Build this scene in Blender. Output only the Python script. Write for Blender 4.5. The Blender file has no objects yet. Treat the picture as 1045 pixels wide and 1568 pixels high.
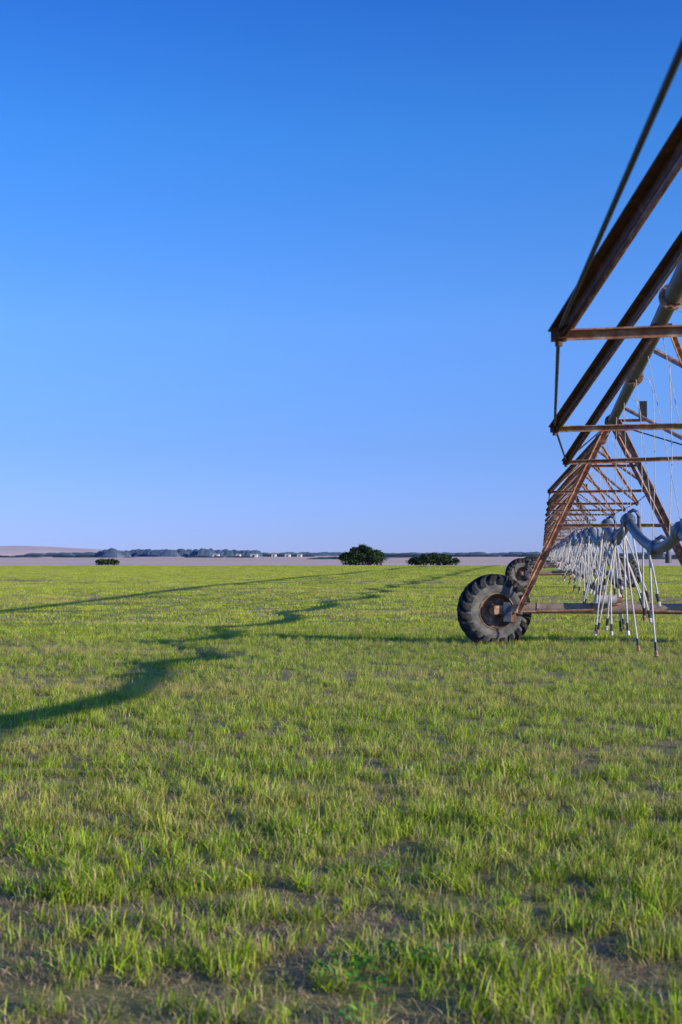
import bpy, math, random
import numpy as np
from mathutils import Vector, Matrix, Euler
random.seed(7); rng=np.random.default_rng(11)
scene=bpy.context.scene
C=scene.collection
# ---------------------------------------------------------------- helpers
def sstep(a,b,t):
    t=min(1,max(0,(t-a)/(b-a))); return t*t*(3-2*t)
def gz(x,y):
    z=0.20*sstep(34,62,y)
    z+=0.03*math.sin(x*0.35+y*0.21)*sstep(12,25,y)*(1-sstep(180,260,y))
    z-=0.25*sstep(170,300,y)
    return z
class NT:
    def __init__(s,name):
        s.m=bpy.data.materials.new(name); s.m.use_nodes=True
        s.t=s.m.node_tree; s.t.nodes.clear()
    def n(s,typ,**k):
        nd=s.t.nodes.new(typ)
        for a,b in k.items():
            if a.startswith('i_'): nd.inputs[a[2:].replace('_',' ')].default_value=b
            else: setattr(nd,a,b)
        return nd
    def l(s,a,b): s.t.links.new(a,b)
def ramp(nt,fac,stops):
    r=nt.n('ShaderNodeValToRGB'); el=r.color_ramp.elements
    while len(el)<len(stops): el.new(0.5)
    for e,(p,c) in zip(el,stops):
        e.position=p; e.color=(*c,1)
    nt.l(fac,r.inputs[0]); return r.outputs[0]
def noise(nt,vec,scale,detail=4,rough=.6):
    n=nt.n('ShaderNodeTexNoise'); n.inputs['Scale'].default_value=scale
    n.inputs['Detail'].default_value=detail; n.inputs['Roughness'].default_value=rough
    nt.l(vec,n.inputs['Vector']); return n.outputs['Fac']
def mat_simple(name,stops,scale=8,rough=.6,metal=0,bump=.2,spec=.4):
    nt=NT(name); g=nt.n('ShaderNodeTexCoord')
    f=noise(nt,g.outputs['Object'],scale,6,.7)
    c=ramp(nt,f,stops)
    b=nt.n('ShaderNodeBsdfPrincipled'); nt.l(c,b.inputs['Base Color'])
    b.inputs['Roughness'].default_value=rough; b.inputs['Metallic'].default_value=metal
    b.inputs['Specular IOR Level'].default_value=spec
    if bump:
        bp=nt.n('ShaderNodeBump'); bp.inputs['Strength'].default_value=bump; bp.inputs['Distance'].default_value=.01
        nt.l(f,bp.inputs['Height']); nt.l(bp.outputs[0],b.inputs['Normal'])
    o=nt.n('ShaderNodeOutputMaterial'); nt.l(b.outputs[0],o.inputs[0]); return nt.m
rust=mat_simple('rusty_steel',[(.3,(.15,.055,.03)),(.44,(.30,.13,.075)),(.56,(.46,.26,.17)),(.7,(.66,.56,.49))],9,.6)
rust_dark=mat_simple('dark_rusty_steel',[(.3,(.04,.015,.009)),(.55,(.12,.04,.02)),(.72,(.26,.11,.06))],9,.6)
rodm=mat_simple('dark_steel_rod',[(.3,(.012,.010,.010)),(.6,(.035,.022,.018)),(.75,(.09,.045,.03))],9,.6)
galv=mat_simple('weathered_pipe_steel',[(.3,(.05,.055,.07)),(.46,(.085,.09,.11)),(.56,(.11,.07,.05)),(.7,(.09,.04,.022))],4,.55,.1)
beamm=mat_simple('beam_steel',[(.3,(.22,.14,.10)),(.5,(.36,.27,.21)),(.65,(.42,.29,.20)),(.8,(.2,.1,.06))],4,.6,.1)
greyp=mat_simple('grey_pipe',[(.3,(.06,.075,.11)),(.6,(.12,.135,.18)),(.8,(.24,.22,.22))],7,.5,.1)
white=mat_simple('white_pvc',[(.3,(.34,.31,.29)),(.5,(.58,.54,.51)),(.65,(.72,.68,.64))],12,.45,0,.05)
rubber=mat_simple('tire_rubber',[(.3,(.015,.015,.017)),(.55,(.035,.035,.038)),(.75,(.10,.09,.085))],7,.8,0,.3,.2)
rubber_side=mat_simple('dusty_sidewall',[(.3,(.06,.062,.065)),(.5,(.14,.14,.14)),(.7,(.26,.25,.23))],5,.85,0,.3,.2)
rimm=mat_simple('rim_rust',[(.3,(.06,.035,.025)),(.5,(.2,.13,.09)),(.7,(.45,.40,.34))],6,.6)
black=mat_simple('black_plastic',[(.3,(.02,.02,.022)),(.7,(.05,.05,.05))],6,.5)

class MB:
    def __init__(s): s.v=[];s.f=[];s.m=[]
    def add(s,vs,fs,mi=0):
        o=len(s.v); s.v+= [tuple(v) for v in vs]; s.f+=[tuple(i+o for i in f) for f in fs]; s.m+=[mi]*len(fs)
    def frame(s,p0,p1,up=(0,0,1)):
        p0=Vector(p0);p1=Vector(p1); d=(p1-p0).normalized(); u=Vector(up)
        if abs(d.dot(u))>.98: u=Vector((1,0,0))
        a=d.cross(u).normalized(); b=a.cross(d).normalized(); return p0,p1,a,b
    def prof(s,p0,p1,pts,mi=0,up=(0,0,1)):
        p0,p1,a,b=s.frame(p0,p1,up); n=len(pts)
        vs=[p+a*x+b*y for p in (p0,p1) for x,y in pts]
        fs=[(i,(i+1)%n,n+(i+1)%n,n+i) for i in range(n)]+[tuple(range(n-1,-1,-1)),tuple(range(n,2*n))]
        s.add(vs,fs,mi)
    def tube(s,p0,p1,r,seg=10,mi=0):
        s.prof(p0,p1,[(r*math.cos(t*2*math.pi/seg),r*math.sin(t*2*math.pi/seg)) for t in range(seg)],mi)
    def box(s,p0,p1,w,h,mi=0,up=(0,0,1)):
        s.prof(p0,p1,[(-w/2,-h/2),(w/2,-h/2),(w/2,h/2),(-w/2,h/2)],mi,up)
    def ang(s,p0,p1,w,mi=0,flip=1,up=(0,0,1)):
        t=.009; f=flip
        pts=[(0,0),(w*f,0),(w*f,-t),(t*f,-t),(t*f,-w),(0,-w)]
        s.prof(p0,p1,pts,mi,up)
    def sweep(s,pts,r,seg=10,mi=0):
        pts=[Vector(p) for p in pts]; n=len(pts); vs=[];fs=[]
        for i,p in enumerate(pts):
            d=(pts[min(i+1,n-1)]-pts[max(i-1,0)]).normalized()
            u=Vector((0,0,1)) if abs(d.z)<.9 else Vector((0,1,0))
            a=d.cross(u).normalized(); b=a.cross(d)
            rr=r[i] if isinstance(r,(list,tuple)) else r
            for k in range(seg):
                t=2*math.pi*k/seg; vs.append(p+a*rr*math.cos(t)+b*rr*math.sin(t))
        for i in range(n-1):
            for k in range(seg):
                k2=(k+1)%seg; fs.append((i*seg+k,i*seg+k2,(i+1)*seg+k2,(i+1)*seg+k))
        fs.append(tuple(range(seg-1,-1,-1))); fs.append(tuple((n-1)*seg+k for k in range(seg)))
        s.add(vs,fs,mi)
    def obj(s,name,mats,parent=None,smooth=True,coll=C):
        me=bpy.data.meshes.new(name); me.from_pydata(s.v,[],s.f)
        for m in mats: me.materials.append(m)
        me.polygons.foreach_set('material_index',s.m)
        if smooth:
            me.polygons.foreach_set('use_smooth',[True]*len(s.f))
            try: me.set_sharp_from_angle(angle=math.radians(40))
            except Exception: pass
        me.update(); o=bpy.data.objects.new(name,me)
        if coll: coll.objects.link(o)
        if parent: o.parent=parent
        return o

# ---------------------------------------------------------------- irrigation machine
PX=1.30; PZ=4.15
root=bpy.data.objects.new('center_pivot_irrigation_system',None); C.objects.link(root)
towers=[-8+35*i for i in range(8)]
OFF=[5,10.5,16.3,22.5,28.5]
def arch(y):
    k=((y+8)%35)/35; return 0.10*math.sin(math.pi*k)
def pipe_pt(y): return Vector((PX,y,PZ+arch(y)+gz(PX,y)*.9))
pipe=MB(); tr=MB(); tw=MB(); dr=MB()
SPREAD={-8:{1:(.42,2.93),2:(.10,2.95),3:(.13,2.95),4:(.34,3.02)}}
for ti,ty in enumerate(towers[:-1]):
    ys=[ty+o for o in [0]+OFF+[35]]
    N=40
    pts=[pipe_pt(ty+35*k/N) for k in range(N+1)]
    pipe.sweep(pts,.085,14,0)
    for y in ys:
        p=pipe_pt(y); pipe.tube(p-Vector((0,.035,0)),p+Vector((0,.035,0)),.135,16,1)
        for kk in range(8):
            t=kk*math.pi/4; q=p+Vector((.112*math.cos(t),0,.112*math.sin(t))); pipe.tube(q-Vector((0,.06,0)),q+Vector((0,.06,0)),.012,6,1)
    nodes=[]
    for i,o in enumerate(OFF):
        y=ty+o; g=gz(PX,y)
        l,z=SPREAD.get(ty,{}).get(i,(.17,2.98+(.08 if i in(0,4) else 0)))
        nodes.append((Vector((l,y,z+g)),Vector((2*PX-.17,y,2.98+g+(.1 if i in(0,4) else 0)))))
    w=.065
    for i,(L,R) in enumerate(nodes):
        y=ty+OFF[i]
        tr.ang(L-Vector((.04,0,0)),R+Vector((.04,0,0)),.06,0,1)
        for P in (L,R):
            tr.box(P-Vector((0,.07,0.02)),P+Vector((0,.07,-.02)),.09,.07,1)
            tr.tube(P-Vector((0,.0,.09)),P+Vector((0,0,.04)),.022,8,1)
        yp=(ty+OFF[i-1]) if i>0 else ty+.3
        near=yp+ (1.2 if i>0 else .2)
        if ty==-8 and i==2: near=4.2
        tgt=pipe_pt(near)-Vector((0,0,.07))
        tr.ang(L,tgt-Vector((.05,0,0)),w,1 if ty==-8 else 0,1)
        tr.ang(L+Vector((0,.05,-.03)),pipe_pt(near+.35)-Vector((.06,0,.09)),w*.8,0,-1)
        tr.ang(R,tgt+Vector((.05,0,0)),w*.85,0,-1)
        nx=(y+ (OFF[i+1] if i<4 else 35)+ty)/2
        tr.ang(R,pipe_pt(nx)+Vector((.05,0,-.08)),w*.7,0,1)
        if ty>0: tr.ang(L,pipe_pt(nx)+Vector((-.05,0,-.08)),w*.7,0,1)
    for side in (0,1):
        sx=-.12 if side==0 else .12
        chain=[pipe_pt(ty+.4)+Vector((sx,0,-.12))]+[n[side] for n in nodes]+[pipe_pt(ty+34.6)+Vector((sx,0,-.12))]
        for a,b in zip(chain[:-1],chain[1:]):
            tr.tube(a,b,.012,8,2)

def tire_parts():
    mb=MB(); seg=56
    prof=[(-.12,.33),(-.165,.345),(-.195,.40),(-.205,.47),(-.195,.545),(-.175,.60),(-.14,.632),(-.07,.645),(0,.648),(.07,.645),(.14,.632),(.175,.60),(.195,.545),(.205,.47),(.195,.40),(.165,.345),(.12,.33)]
    n=len(prof); vs=[];
    for k in range(seg):
        t=2*math.pi*k/seg
        for a,r in prof: vs.append((r*math.cos(t),a,r*math.sin(t)))
    for j in range(n-1):
        fs=[(k*n+j,k*n+j+1,((k+1)%seg)*n+j+1,((k+1)%seg)*n+j) for k in range(seg)]
        if j==0: mb.add(vs,fs,1)
        else:
            mb.f+=fs; mb.m+=[1 if (j<5 or j>10) else 0]*seg
    NL=20
    for side in (-1,1):
        for q in range(NL):
            th0=2*math.pi*(q+(.5 if side>0 else 0))/NL
            st=[(.0,.640,.700,0),(.06,.638,.702,.07),(.12,.63,.695,.16),(.17,.60,.672,.25),(.195,.555,.615,.31),(.2,.50,.54,.34)]
            vs=[]
            for a,r0,r1,dt in st:
                ax=side*a; axo=side*(a+ (.028 if a>.15 else 0)); hw=.055
                for (r,xx,h) in ((r0,ax,hw),(r1,axo,hw*.75)):
                    for sg in (-1,1):
                        t=th0+dt+sg*h/r*1.0
                        vs.append((r*math.cos(t),xx,r*math.sin(t)))
            fs=[]
            for i in range(len(st)-1):
                o=i*4; p=o+4
                fs+=[(o,o+2,p+2,p),(o+2,o+3,p+3,p+2),(o+3,o+1,p+1,p+3)]
            fs+=[(0,1,3,2),(len(st)*4-4,len(st)*4-2,len(st)*4-1,len(st)*4-3)]
            mb.add(vs,fs,0)
    return mb
def rim_parts():
    mb=MB(); seg=40
    prof=[(-.165,.352),(-.175,.335),(-.15,.315),(-.08,.305),(-.02,.27),(.0,.262),(.015,.2),(.02,.12),(-.055,.11),(-.06,.06),(-.065,0.001)]
    back=[(.165,.352),(.175,.335),(.15,.315),(.05,.3),(.02,.28)]
    for pr in (prof,back):
        n=len(pr); vs=[]
        for k in range(seg):
            t=2*math.pi*k/seg
            for a,r in pr: vs.append((r*math.cos(t),a,r*math.sin(t)))
        mb.add(vs,[(k*n+j,k*n+j+1,((k+1)%seg)*n+j+1,((k+1)%seg)*n+j) for k in range(seg) for j in range(n-1)],0)
    for k in range(8):
        t=2*math.pi*k/8; mb.tube((.16*math.cos(t),-.02,.16*math.sin(t)),(.16*math.cos(t),.02,.16*math.sin(t)),.016,6,0)
    return mb
tire_me=tire_parts(); rim_me=rim_parts()
tire0=tire_me.obj('tire',[rubber,rubber_side],root)
rim0=rim_me.obj('wheel_rim',[rimm],root)
first=True
for ty in towers:
    for sx,yaw in ((-.9,17),(3.5,8)):
        g=gz(sx,ty)
        if first: t,r=tire0,rim0; first=False
        else:
            t=bpy.data.objects.new('tire',tire0.data); r=bpy.data.objects.new('wheel_rim',rim0.data)
            C.objects.link(t);C.objects.link(r); t.parent=root;r.parent=root
        for o in (t,r):
            o.location=(sx,ty,.62+g); o.rotation_mode='XYZ'
            o.rotation_euler=(0,random.random()*6 if o is t else 0,math.radians(yaw))
    g=gz(PX,ty); bz=.66+g
    tw.tube((-.55,ty+.02,bz),(3.15,ty+.02,bz),.1,16,4)
    for xx in (-.1,.9,2.0):
        tw.tube((xx,ty+.02,bz),(xx+.03,ty+.02,bz),.112,16,1)
    for sx,s in ((-.9,1),(3.5,-1)):
        tw.box((sx+s*.0,ty-.26,bz-.03),(sx+s*.5,ty-.12,bz+.0),.08,.16,1)
        tw.tube((sx,ty-.20,.62+g),(sx,ty-.02,.62+g),.085,12,1)
        tw.box((sx+s*.25,ty-.22,bz+.12),(sx+s*.25,ty-.22,bz-.24),.16,.14,2)
        tw.box((sx+s*.36,ty-.14,bz-.1),(sx+s*.36,ty+.14,bz-.1),.1,.3,1)
        tw.tube((sx+s*.5,ty-.17,bz-.06),(PX-s*.35,ty-.15,bz-.02),.02,8,1)
        for dy in (-.45,.45):
            top=pipe_pt(ty+dy*1.6)+Vector((-s*.10,0,-.05))
            tw.ang((sx+s*.42,ty+dy*.35,bz-.05),top,.085,1,s)
    for k in (.45,.78):
        for dy in (-.45,.45):
            xa=-.48+(PX-.1+.48)*k; xb=3.08+(PX+.1-3.08)*k; z=bz+(PZ-bz)*k
            yy=ty+dy*(.35+(1.25)*k)
            tw.ang((xa,yy,z),(xb,yy,z),.05,1,1)
    for k in (.45,.78):
        for s_ in(0,1):
            xa=(-.48+(PX-.1+.48)*k) if s_==0 else (3.08+(PX+.1-3.08)*k); z=bz+(PZ-bz)*k
            d=.45*(.35+1.25*k); tw.ang((xa,ty-d,z),(xa,ty+d,z),.045,1,1)
    tw.tube((PX-.28,ty-.2,bz+.17),(PX+.06,ty-.2,bz+.17),.085,14,5)
    tw.tube((PX+.06,ty-.2,bz+.17),(PX+.16,ty-.2,bz+.17),.055,12,1)
    tw.box((PX+.02,ty-.22,bz+.09),(PX+.02,ty+.05,bz+.09),.2,.04,1)
    p=pipe_pt(ty); tw.box((PX+.55,ty-.3,p.z+.0),(PX+.55,ty-.3,p.z+.34),.17,.14,3)
    tw.ang((PX,ty-.25,p.z+.02),(PX+.6,ty-.25,p.z+.02),.05,1,1)
    tw.box((PX-.1,ty-.5,p.z-.18),(PX-.1,ty+.5,p.z-.18),.04,.22,1)
    tw.box((PX+.1,ty-.5,p.z-.18),(PX+.1,ty+.5,p.z-.18),.04,.22,1)
    pipe.tube(p-Vector((0,.3,0)),p+Vector((0,.3,0)),.12,16,2)

# low slung grey supply line with elbows and white drops
knots=[(4,1.7,1.75),(11,1.75,1.8),(16,1.72,1.80),(18,1.70,1.96),(20.2,1.56,1.76),(23,1.35,2.22),(25.3,1.27,1.95),(28.5,1.26,2.24),(32.5,1.30,1.92),(37,1.25,2.20)]
y=40
k=0
while y<230:
    knots.append((y+ (0 if k%2 else .3),1.27+random.uniform(-.05,.05),(1.98 if k%2==0 else 2.25)+random.uniform(-.05,.05))); y+=3.6; k+=1
kp=[Vector((x,y,z+gz(x,y))) for y,x,z in knots]
gp=MB()
for a,b in zip(kp[:-1],kp[1:]):
    d=b-a; L=d.length; n=10; pts=[];rr=[]
    sg=.10*min(1,L/4)
    for i in range(n+1):
        t=i/n; p=a.lerp(b,t); p.z-=sg*math.sin(math.pi*t)
        pts.append(p); rr.append(.075)
    gp.sweep(pts,rr,12,0)
for i,p in enumerate(kp):
    gp.sweep([p+Vector((0,-.28,-.05)),p+Vector((0,-.2,0)),p+Vector((0,-.08,.03)),p+Vector((0,.08,.03)),p+Vector((0,.2,0)),p+Vector((0,.28,-.05))],[.085,.115,.10,.10,.115,.085],12,0)
    e=[p+Vector((0,0,.06)),p+Vector((.02,0,.13)),p+Vector((.08,-.02,.17)),p+Vector((.14,-.03,.14)),p+Vector((.17,-.04,.04)),p+Vector((.17,-.04,-.1))]
    gp.sweep(e,.03,10,0)
    gp.tube(p+Vector((.17,-.04,-.2)),p+Vector((.17,-.04,-.08)),.045,10,0)
    dr.tube(p+Vector((0,0,.1)),pipe_pt(p.y),.005,5,0)
def drop(a,foot):
    a=Vector(a);foot=Vector(foot)
    m=a.lerp(foot,.5)+Vector((random.uniform(-.025,.025),0,0))
    dr.sweep([a,a.lerp(foot,.25)+(m-a.lerp(foot,.5))*.7,m,a.lerp(foot,.75)+(m-a.lerp(foot,.5))*.7,foot],.0145,8,0)
    d=(foot-a).normalized()
    dr.tube(foot-d*.16,foot-d*.04,.024,8,2)
    dr.tube(foot-d*.03,foot+d*.04,.028,8,1 if random.random()<.4 else 0)
for a,b in zip(kp[:-1],kp[1:]):
    L=(b-a).length
    n=max(1,int(round(L/1.2)))
    for j in range(n):
        p=a.lerp(b,(j+.1)/n)
        if p.y<19.9: continue
        for sx in (-1,-1,1,1):
            if random.random()<.32: continue
            f=Vector((p.x+sx*random.uniform(.03,.5)+.05,p.y+random.uniform(-.5,.5),gz(p.x,p.y)+(random.uniform(.12,1.1) if p.y<30 else random.uniform(.35,1.2))))
            drop(p+Vector((sx*.06,0,-.03)),f)
# thin pale hoses looping over and hanging from the pipeline
for ty in towers[:-1]:
    for j in range(12):
        y=ty+1.5+j*2.9; p=pipe_pt(y)
        q=p+Vector((.42,0,0))
        dr.sweep([p,p+Vector((.05,0,.2)),p+Vector((.2,0,.28)),p+Vector((.36,0,.2)),q,q-Vector((-.02,0,1.2)),q-Vector((0.03,0,2.3+.2*random.random()))],.006,6,0)
pipe.obj('pipeline',[galv,rust,black],root)
tr.obj('truss',[rust,rust_dark,rodm],root,smooth=False)
tw.obj('tower_frame',[galv,rust,greyp,black,beamm,white],root)
gp.obj('supply_hose',[greyp],root)
dr.obj('sprinkler_drops',[white,rust,black],root)

# ---------------------------------------------------------------- ground
def lin(a,b,n): return list(np.linspace(a,b,n,endpoint=False))
ysg=lin(-40,0,10)+lin(0,80,80)+lin(80,320,60)+lin(320,1200,20)+[1200,1600,2200,3000,4000,6000,9000]
xsg=[-7000,-4000,-2000,-1000,-500]+lin(-200,-60,15)+lin(-60,30,90)+lin(30,150,12)+[150,400,1000,3000,6000]
gm=MB(); nx=len(xsg)
gm.add([(x,y,gz(x,y)) for y in ysg for x in xsg],[(j*nx+i,j*nx+i+1,(j+1)*nx+i+1,(j+1)*nx+i) for j in range(len(ysg)-1) for i in range(nx-1)])
nt=NT('ground_field'); geo=nt.n('ShaderNodeNewGeometry'); P=geo.outputs['Position']
mp=nt.n('ShaderNodeMapping'); mp.inputs['Scale'].default_value=(.25,1,1); nt.l(P,mp.inputs[0])
soil=ramp(nt,noise(nt,P,34,9,.85),[(.34,(.09,.07,.045)),(.5,(.34,.26,.17)),(.64,(.72,.60,.42))])
green=ramp(nt,noise(nt,P,30,6,.7),[(.3,(.18,.26,.02)),(.7,(.42,.52,.06))])
near=nt.n('ShaderNodeMixRGB'); nt.l(soil,near.inputs[1]); nt.l(green,near.inputs[2])
nf=ramp(nt,noise(nt,mp.outputs[0],.9,4,.6),[(.38,(.05,.05,.05)),(.62,(.5,.5,.5))]); nt.l(nf,near.inputs[0])
tan=ramp(nt,noise(nt,mp.outputs[0],.012,5,.6),[(.35,(.72,.50,.42)),(.5,(.86,.63,.53)),(.62,(.78,.57,.48)),(.74,(.40,.36,.26))])
sx=nt.n('ShaderNodeSeparateXYZ'); nt.l(P,sx.inputs[0])
n2=noise(nt,P,.05,3); ma=nt.n('ShaderNodeMath',operation='MULTIPLY_ADD'); nt.l(n2,ma.inputs[0]); ma.inputs[1].default_value=14; nt.l(sx.outputs[1],ma.inputs[2])
mr=nt.n('ShaderNodeMapRange'); mr.inputs[1].default_value=193; mr.inputs[2].default_value=197; nt.l(ma.outputs[0],mr.inputs[0])
mx=nt.n('ShaderNodeMixRGB'); nt.l(mr.outputs[0],mx.inputs[0]); nt.l(near.outputs[0],mx.inputs[1]); nt.l(tan,mx.inputs[2])
b=nt.n('ShaderNodeBsdfPrincipled'); b.inputs['Roughness'].default_value=.95; b.inputs['Specular IOR Level'].default_value=.1; nt.l(mx.outputs[0],b.inputs['Base Color'])
bp=nt.n('ShaderNodeBump'); bp.inputs['Strength'].default_value=.9; bp.inputs['Distance'].default_value=.04; nt.l(noise(nt,P,20,9,.8),bp.inputs['Height']); nt.l(bp.outputs[0],b.inputs['Normal'])
o=nt.n('ShaderNodeOutputMaterial'); nt.l(b.outputs[0],o.inputs[0])
gm.obj('ground',[nt.m])

# ---------------------------------------------------------------- grass
nt=NT('grass_blades')
at=nt.n('ShaderNodeAttribute'); at.attribute_name='col'
oi=nt.n('ShaderNodeObjectInfo'); geo=nt.n('ShaderNodeNewGeometry')
mp=nt.n('ShaderNodeMapping'); mp.inputs['Scale'].default_value=(.2,1,1); nt.l(geo.outputs['Position'],mp.inputs[0])
hv=nt.n('ShaderNodeHueSaturation'); hv.inputs['Saturation'].default_value=.97
m1=nt.n('ShaderNodeMapRange'); m1.inputs[3].default_value=.6; m1.inputs[4].default_value=1.25; nt.l(oi.outputs['Random'],m1.inputs[0]); nt.l(m1.outputs[0],hv.inputs['Value'])
m2=nt.n('ShaderNodeMapRange'); m2.inputs[3].default_value=.48; m2.inputs[4].default_value=.516
nt.l(noise(nt,geo.outputs['Position'],.5,3),m2.inputs[0]); nt.l(m2.outputs[0],hv.inputs['Hue'])
nt.l(at.outputs['Color'],hv.inputs['Color'])
st=nt.n('ShaderNodeMixRGB'); st.inputs[2].default_value=(.66,.52,.22,1); nt.l(hv.outputs[0],st.inputs[1])
nf=ramp(nt,noise(nt,mp.outputs[0],.4,6,.7),[(.49,(0,0,0)),(.64,(.6,.6,.6))]); nt.l(nf,st.inputs[0])
d=nt.n('ShaderNodeBsdfPrincipled'); d.inputs['Roughness'].default_value=.6; d.inputs['Specular IOR Level'].default_value=.12; nt.l(st.outputs[0],d.inputs['Base Color'])
tl=nt.n('ShaderNodeBsdfTranslucent'); nt.l(st.outputs[0],tl.inputs[0])
ms=nt.n('ShaderNodeMixShader'); ms.inputs[0].default_value=.38; nt.l(d.outputs[0],ms.inputs[1]); nt.l(tl.outputs[0],ms.inputs[2])
o=nt.n('ShaderNodeOutputMaterial'); nt.l(ms.outputs[0],o.inputs[0]); grassm=nt.m

src=bpy.data.collections.new('grass_tufts')
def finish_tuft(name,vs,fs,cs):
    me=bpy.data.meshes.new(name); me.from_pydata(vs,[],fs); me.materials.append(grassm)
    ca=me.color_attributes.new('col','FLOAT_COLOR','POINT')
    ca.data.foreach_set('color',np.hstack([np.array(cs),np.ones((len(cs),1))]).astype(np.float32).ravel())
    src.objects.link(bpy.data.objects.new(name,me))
def tuft(name,nb,hmin,hmax,wd,spread,kind,lean=.5):
    vs=[];fs=[];cs=[]
    for i in range(nb):
        a=random.uniform(0,6.283); r=spread*math.sqrt(random.random())
        x=r*math.cos(a);y=r*math.sin(a); h=random.uniform(hmin,hmax)
        la=random.uniform(0,6.283); ln=random.uniform(.1,lean)*h
        if kind=='straw': ln=random.uniform(.3,2.2)*h; 
        w=wd*random.uniform(.6,1.2); wa=random.uniform(0,3.1416); wx=math.cos(wa)*w/2; wy=math.sin(wa)*w/2
        straw = kind=='straw' or random.random()<.2
        if straw: c=np.array([.70,.55,.33])*random.uniform(.35,1.25)
        else:
            c=np.array([.38,.61,.02] if name[0]=='a' else [.52,.74,.02])*random.uniform(.5,1.3)
            if random.random()<.3: c=c*np.array([1.4,1.05,1])
        o=len(vs)
        for k,t in enumerate((0,.4,.75,1)):
            px=x+math.cos(la)*ln*t*t; py=y+math.sin(la)*ln*t*t; pz=h*(t-.18*t*t*(ln/h if h else 0)*2)-.01
            ww=(1,.9,.6,0)[k]
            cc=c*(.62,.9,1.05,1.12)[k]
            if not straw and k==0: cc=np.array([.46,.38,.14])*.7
            cc=np.minimum(cc,.9)
            if k<3:
                vs+=[(px-wx*ww,py-wy*ww,pz),(px+wx*ww,py+wy*ww,pz)]; cs+=[cc,cc]
            else: vs.append((px,py,pz)); cs.append(cc)
        fs+=[(o,o+1,o+3,o+2),(o+2,o+3,o+5,o+4),(o+4,o+5,o+6)]
    finish_tuft(name,vs,fs,cs)
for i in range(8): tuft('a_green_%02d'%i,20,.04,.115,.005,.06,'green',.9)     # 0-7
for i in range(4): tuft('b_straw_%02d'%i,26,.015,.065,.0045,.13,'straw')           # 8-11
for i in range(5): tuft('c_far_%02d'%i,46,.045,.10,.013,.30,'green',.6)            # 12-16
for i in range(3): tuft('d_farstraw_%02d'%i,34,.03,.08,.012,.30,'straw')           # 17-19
# broadleaf weed 20
vs=[];fs=[];cs=[]
for i in range(26):
    a=random.uniform(0,6.283); r=.09*math.sqrt(random.random()); c=Vector((r*math.cos(a),r*math.sin(a),random.uniform(.03,.085)))
    u=Vector((math.cos(a*3),math.sin(a*3),random.uniform(-.3,.3)))*.014; v=Vector((-u.y,u.x,random.uniform(-.008,.008)))
    o=len(vs); col=np.array([.16,.46,.05])*random.uniform(.7,1.3)
    vs+=[tuple(c-u),tuple(c-u*.2+v),tuple(c+u*.8+v*.7),tuple(c+u*1.1),tuple(c+u*.8-v*.7),tuple(c-u*.2-v)]; cs+=[col]*6; fs.append((o,o+1,o+2,o+3,o+4,o+5))
finish_tuft('e_weed',vs,fs,cs)

def vnoise(x,y,s,seed):
    r=np.random.default_rng(seed); G=r.random((257,257))
    u=(x/s)%256; v=(y/s)%256; i=u.astype(int); j=v.astype(int); fu=u-i; fv=v-j
    fu=fu*fu*(3-2*fu); fv=fv*fv*(3-2*fv)
    return (G[i,j]*(1-fu)+G[i+1,j]*fu)*(1-fv)+(G[i,j+1]*(1-fu)+G[i+1,j+1]*fu)*fv
def scatter(r0,r1,dens,a0=-28,a1=15):
    a0=math.radians(a0);a1=math.radians(a1); area=.5*(a1-a0)*(r1*r1-r0*r0); n=int(area*dens)
    r=np.sqrt(rng.uniform(r0*r0,r1*r1,n)); a=rng.uniform(a0,a1,n)
    return r*np.sin(a),r*np.cos(a)
X=[];Y=[];I=[];S=[]
def addring(r0,r1,dens,far):
    x,y=scatter(r0,r1,dens)
    nz=.6*vnoise(x,y,.13,1)+.28*vnoise(x+40,y,.4,2)+.12*vnoise(x*.4,y,3.0,3)
    big=.6*vnoise(x*.35+9,y,4.5,5)+.4*vnoise(x*.5,y,1.6,8)
    u=rng.random(len(x))
    if not far:
        g=u<np.clip((nz-.36+.017*(np.clip(y,0,18)-6))*3.2,.04,.95)
        idx=np.where(g,rng.integers(0,8,len(x)),rng.integers(8,12,len(x)))
        keep=g|(rng.random(len(x))<.9)
        s=.6+.85*np.clip((nz-.25)*1.6,0,1)+rng.uniform(-.15,.25,len(x))
    else:
        g=u<np.clip((big-.12)*3.8,.25,1)
        keep=np.ones(len(x),bool)
        idx=np.where(g,rng.integers(12,17,len(x)),rng.integers(17,20,len(x)))
        s=.8+.5*nz+rng.uniform(-.1,.1,len(x))
    X.append(x[keep]);Y.append(y[keep]);I.append(idx[keep]);S.append(s[keep])
addring(3.2,10,260,False); addring(10,18,140,False); addring(18,34,70,False)
addring(28,70,6,True); addring(70,196,3.0,True)
wx=rng.normal(-.62,.25,12); wy=rng.normal(5.7,.25,12)
X.append(wx);Y.append(wy);I.append(np.full(12,20));S.append(rng.uniform(.6,1.1,12))
wx=rng.uniform(-3,1.2,8); wy=rng.uniform(4.8,10,8)
X.append(wx);Y.append(wy);I.append(np.full(8,20));S.append(rng.uniform(.5,.8,8))
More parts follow.
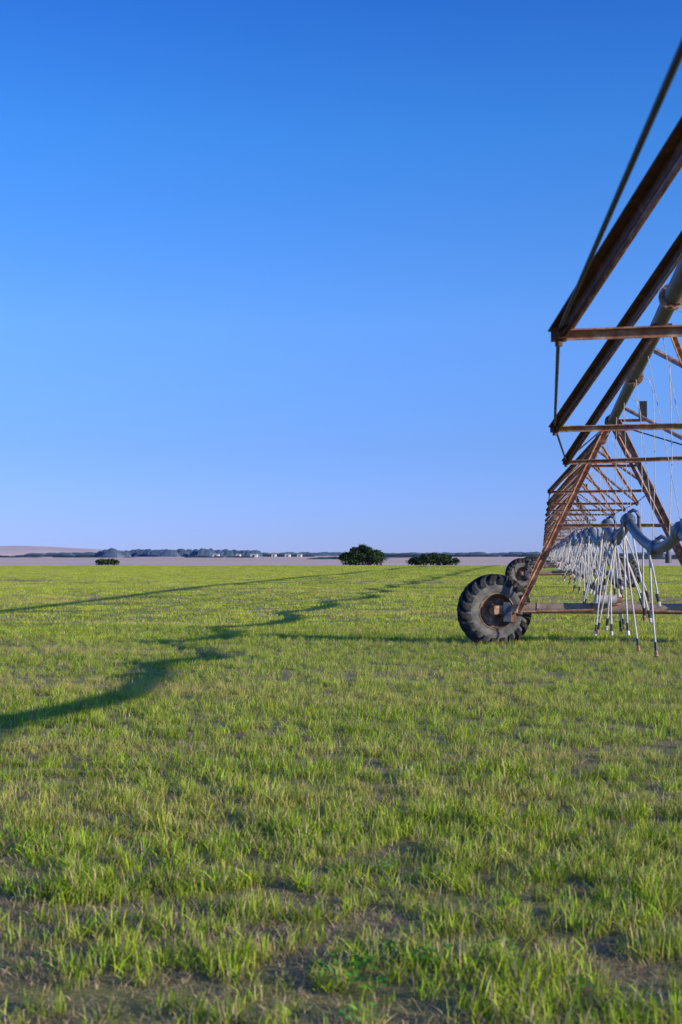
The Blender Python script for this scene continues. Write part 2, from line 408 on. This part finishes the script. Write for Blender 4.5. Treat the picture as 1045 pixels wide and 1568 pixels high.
# taller dry clumps left over from the old crop
wx,wy=scatter(4,16,1.3); X.append(wx);Y.append(wy);I.append(rng.integers(8,12,len(wx)));S.append(rng.uniform(1.2,1.9,len(wx)))
X=np.concatenate(X);Y=np.concatenate(Y);I=np.concatenate(I);S=np.concatenate(S); n=len(X)
print('tufts',n)
Z=np.array([gz(a,b) for a,b in zip(X,Y)])
far=np.sqrt(X*X+Y*Y); 
me=bpy.data.meshes.new('grass'); me.vertices.add(n); me.vertices.foreach_set('co',np.stack([X,Y,Z],1).astype(np.float32).ravel())
a=me.attributes.new('idx','INT','POINT'); a.data.foreach_set('value',I.astype(np.int32))
a=me.attributes.new('rot','FLOAT_VECTOR','POINT'); R=np.zeros((n,3),np.float32); R[:,2]=rng.uniform(0,6.283,n); a.data.foreach_set('vector',R.ravel())
a=me.attributes.new('scl','FLOAT_VECTOR','POINT'); wd=1+np.clip((far-70)/90,0,1)*1.2
SC=np.stack([S*wd,S*wd,S*rng.uniform(.8,1.2,n)],1).astype(np.float32); a.data.foreach_set('vector',SC.ravel())
go=bpy.data.objects.new('grass',me); C.objects.link(go)
ng=bpy.data.node_groups.new('scatter','GeometryNodeTree')
ng.interface.new_socket('Geometry',in_out='INPUT',socket_type='NodeSocketGeometry'); ng.interface.new_socket('Geometry',in_out='OUTPUT',socket_type='NodeSocketGeometry')
gi=ng.nodes.new('NodeGroupInput'); gout=ng.nodes.new('NodeGroupOutput')
ci=ng.nodes.new('GeometryNodeCollectionInfo'); ci.inputs['Collection'].default_value=src; ci.inputs['Separate Children'].default_value=True; ci.inputs['Reset Children'].default_value=True
ip=ng.nodes.new('GeometryNodeInstanceOnPoints'); ip.inputs['Pick Instance'].default_value=True
def na(nm,t):
    q=ng.nodes.new('GeometryNodeInputNamedAttribute'); q.data_type=t; q.inputs[0].default_value=nm; return [s for s in q.outputs if s.enabled and s.name=='Attribute'][0]
ng.links.new(gi.outputs[0],ip.inputs['Points']); ng.links.new(ci.outputs[0],ip.inputs['Instance'])
ng.links.new(na('idx','INT'),ip.inputs['Instance Index']); ng.links.new(na('rot','FLOAT_VECTOR'),ip.inputs['Rotation']); ng.links.new(na('scl','FLOAT_VECTOR'),ip.inputs['Scale'])
ng.links.new(ip.outputs[0],gout.inputs[0])
md=go.modifiers.new('scatter','NODES'); md.node_group=ng

# ---------------------------------------------------------------- vegetation in the distance
def leafmat(name,c1,c2,sc=1.5):
    nt=NT(name); g=nt.n('ShaderNodeNewGeometry'); c=ramp(nt,noise(nt,g.outputs['Position'],sc,4,.7),[(.35,c1),(.65,c2)])
    b=nt.n('ShaderNodeBsdfPrincipled'); b.inputs['Roughness'].default_value=.8; b.inputs['Specular IOR Level'].default_value=.1; nt.l(c,b.inputs['Base Color'])
    o=nt.n('ShaderNodeOutputMaterial'); nt.l(b.outputs[0],o.inputs[0]); return nt.m
leaf=leafmat('foliage',(.018,.038,.022),(.06,.10,.04)); bark=mat_simple('bark',[(.3,(.04,.03,.02)),(.7,(.1,.08,.06))],5,.9)
farleaf=leafmat('distant_foliage_haze_tint',(.03,.055,.075),(.05,.08,.10),.02)  # blue of the air haze is mixed into the leaf colour
farleaf2=leafmat('foliage_haze_tint',(.08,.13,.21),(.11,.16,.24),.02)  # stronger, paler haze painted into the base colour of the farther trees
def bush(name,x,y,w,h,nl,dense=1.0):
    mb=MB(); g=gz(x,y)
    lobes=[]
    for i in range(nl):
        t=(i+.5)/nl; lx=(t-.5)*w*.8; hh=h*(.5+.5*math.sin(math.pi*t)**.8)*random.uniform(.8,1.08)
        lobes.append((Vector((x+lx,y+random.uniform(-.8,.8),g+hh*.5)),w/nl*random.uniform(.75,1.15),hh*.52))
        for q in range(3):
            aa=random.uniform(0,3.14); r=random.uniform(.22,.42)*h*.5
            lobes.append((Vector((x+lx+math.cos(aa)*w/nl*.8,y+random.uniform(-.8,.8),g+hh*.45+math.sin(aa)*hh*.42)),r*1.2,r*.8))
    for c,rw,rh in lobes:
        base=Vector((c.x,c.y,g-.1))
        mb.sweep([base,base.lerp(c,.5)+Vector((random.uniform(-.1,.1),0,0)),c+Vector((0,0,rh*.4))],[.1,.07,.02],6,1)
        for k in range(int(420*dense*(1+rw*rh*.9))):
            v=Vector((random.gauss(0,1),random.gauss(0,1),random.gauss(0,1))).normalized()*(random.random()**.4)*random.uniform(.75,1.2)
            p=c+Vector((v.x*rw,v.y*rw,v.z*rh)); 
            if p.z<g+.05: p.z=g+.05+random.random()*.3
            s=random.uniform(.07,.17); u=Vector((random.gauss(0,1),random.gauss(0,1),random.gauss(0,1))).normalized(); w2=u.orthogonal().normalized(); u2=u.cross(w2)
            mb.add([p-w2*s,p+u2*s*.7,p+w2*s,p-u2*s*.7],[(0,1,2,3)],0)
    return mb.obj(name,[leaf,bark],smooth=False)
bush('large_bush',-26.9,214,6.5,3.15,5)
bush('shrub_thicket',-16.2,213,8.0,1.9,7,.7)
bush('small_shrub',-65,208,3.0,1.1,3,.5)
# distant treelines: one object made of many small ragged crowns
tm=MB()
def crown(x,y,r,h,mi):
    k=9; fr=[]
    for i in range(k):
        t=i/(k-1); fr.append((x+(t-.5)*2*r, h*(1-abs(2*t-1)**3)*random.uniform(.82,1.05)))
    vs=[(a,y-r*.3,-.6) for a,_ in fr]+[(a,y,max(0,b)) for a,b in fr]+[(a,y+r*.3,-.6) for a,_ in fr]
    tm.add(vs,[(i,i+1,k+i+1,k+i) for i in range(k-1)]+[(k+i,k+i+1,2*k+i+1,2*k+i) for i in range(k-1)],mi)
def line(x0,x1,y,step,h0,h1,p=1,mi=0,s=45):
    x=x0
    while x<x1:
        m=vnoise(np.array([x+5000.]),np.array([3.+y]),s,9)[0]
        if random.random()<p*np.clip((m-.3)*4,0,1): crown(x,y+random.uniform(-30,30),random.uniform(1.2,2.6)*step,random.uniform(h0,h1)*(.6+.6*m),mi)
        x+=step*random.uniform(.35,.8)
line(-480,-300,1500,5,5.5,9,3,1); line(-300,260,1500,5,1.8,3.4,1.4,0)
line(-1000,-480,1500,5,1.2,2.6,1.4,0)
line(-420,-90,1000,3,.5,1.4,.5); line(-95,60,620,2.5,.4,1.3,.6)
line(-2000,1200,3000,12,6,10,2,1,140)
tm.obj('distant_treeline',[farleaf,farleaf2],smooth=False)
# hills
hm=MB(); 
xs=np.linspace(-4500,4500,240); vs=[];rows=5
for j in range(rows):
    for x in xs:
        base=6+8*vnoise(np.array([x+9000.]),np.array([1.]),420,4)[0]+3*vnoise(np.array([x+9000.]),np.array([1.]),130,6)[0]
        base+=24*math.exp(-((x+1850)/280)**2)
        k=(0,.55,1,.6,0)[j]; vs.append((x,4300+j*260,base*k-.6))
n_=len(xs); hm.add(vs,[(j*n_+i,j*n_+i+1,(j+1)*n_+i+1,(j+1)*n_+i) for j in range(rows-1) for i in range(n_-1)])
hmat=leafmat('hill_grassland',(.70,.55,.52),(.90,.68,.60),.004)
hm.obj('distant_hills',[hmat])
# farm sheds
wallm=mat_simple('white_wall',[(.3,(.55,.56,.58)),(.7,(.66,.67,.68))],.3,.7); roofm=mat_simple('metal_roof',[(.3,(.4,.42,.45)),(.7,(.55,.56,.58))],.3,.5)
for x,w in ((-318,6),(-300,4),(-287,7),(-266,4),(-252,5),(-240,4)):
    mb=MB(); y=1370+random.uniform(-20,20); h=1.9; L=6
    mb.add([(x,y,-.3),(x+w,y,-.3),(x+w,y+L,-.3),(x,y+L,-.3),(x,y,h),(x+w,y,h),(x+w,y+L,h),(x,y+L,h),(x,y+L/2,h+1.1),(x+w,y+L/2,h+1.1)],
      [(0,1,5,4),(2,3,7,6),(1,2,6,9,5),(3,0,4,8,7)],0)
    mb.add([(x-.3,y-.3,h-.1),(x+w+.3,y-.3,h-.1),(x+w+.3,y+L/2,h+1.15),(x-.3,y+L/2,h+1.15),(x+w+.3,y+L+.3,h-.1),(x-.3,y+L+.3,h-.1)],[(0,1,2,3),(3,2,4,5)],1)
    mb.add([(x+w*.35,y-.01,-.3),(x+w*.65,y-.01,-.3),(x+w*.65,y-.01,1.7),(x+w*.35,y-.01,1.7)],[(0,1,2,3)],2)
    mb.obj('farm_shed',[wallm,roofm,black],smooth=False)

# ---------------------------------------------------------------- light, sky, camera
EL=13.5; az=Vector((1,-.33)).normalized()
sd=Vector((az.x*math.cos(math.radians(EL)),az.y*math.cos(math.radians(EL)),math.sin(math.radians(EL))))
sl=bpy.data.lights.new('sun','SUN'); sl.energy=5; sl.angle=math.radians(.5); sl.color=(1,.88,.66)
so=bpy.data.objects.new('sun',sl); C.objects.link(so); so.rotation_euler=sd.to_track_quat('Z','Y').to_euler(); so.location=(60,-20,30)
w=bpy.data.worlds.new('World'); scene.world=w; w.use_nodes=True; wt=w.node_tree; wt.nodes.clear()
sk=wt.nodes.new('ShaderNodeTexSky'); sk.sky_type='NISHITA'; sk.sun_disc=False; sk.sun_elevation=math.radians(EL); sk.sun_rotation=math.atan2(az.x,az.y)
sk.air_density=1.0; sk.dust_density=0.0; sk.ozone_density=4.0; sk.altitude=500
tc=wt.nodes.new('ShaderNodeTexCoord'); sp=wt.nodes.new('ShaderNodeSeparateXYZ'); wt.links.new(tc.outputs['Generated'],sp.inputs[0])
rp=wt.nodes.new('ShaderNodeValToRGB'); el=rp.color_ramp.elements
stops=[(0,(.48,.62,1.6)),(.04,(.52,.65,1.47)),(.075,(.54,.67,1.30)),(.16,(.66,.89,1.45)),(.285,(.40,.92,1.55)),(.37,(.26,.74,1.50)),(.7,(.7,1.0,1.4))]
while len(el)<len(stops): el.new(.5)
for e,(p,c) in zip(el,stops): e.position=p; e.color=(*[v/1.6 for v in c],1)
wt.links.new(sp.outputs[2],rp.inputs[0])
vm=wt.nodes.new('ShaderNodeVectorMath'); vm.operation='MULTIPLY'; wt.links.new(sk.outputs[0],vm.inputs[0]); wt.links.new(rp.outputs[0],vm.inputs[1])
vs_=wt.nodes.new('ShaderNodeVectorMath'); vs_.operation='SCALE'; vs_.inputs['Scale'].default_value=1.6; wt.links.new(vm.outputs[0],vs_.inputs[0])
bg=wt.nodes.new('ShaderNodeBackground'); bg.inputs[1].default_value=.15; wo=wt.nodes.new('ShaderNodeOutputWorld')
wt.links.new(vs_.outputs[0],bg.inputs[0]); wt.links.new(bg.outputs[0],wo.inputs[0])
cam=bpy.data.cameras.new('camera'); co=bpy.data.objects.new('camera',cam); C.objects.link(co); scene.camera=co
cam.sensor_fit='VERTICAL'; cam.sensor_height=36; cam.sensor_width=24; cam.lens=50; cam.clip_start=.1; cam.clip_end=20000
co.location=(0,0,1.65); co.rotation_euler=(math.radians(90+1.74),0,math.radians(8.05))
cam.dof.use_dof=True; cam.dof.focus_distance=25; cam.dof.aperture_fstop=4.5
scene.view_settings.view_transform='Standard'
scene.view_settings.look='None'
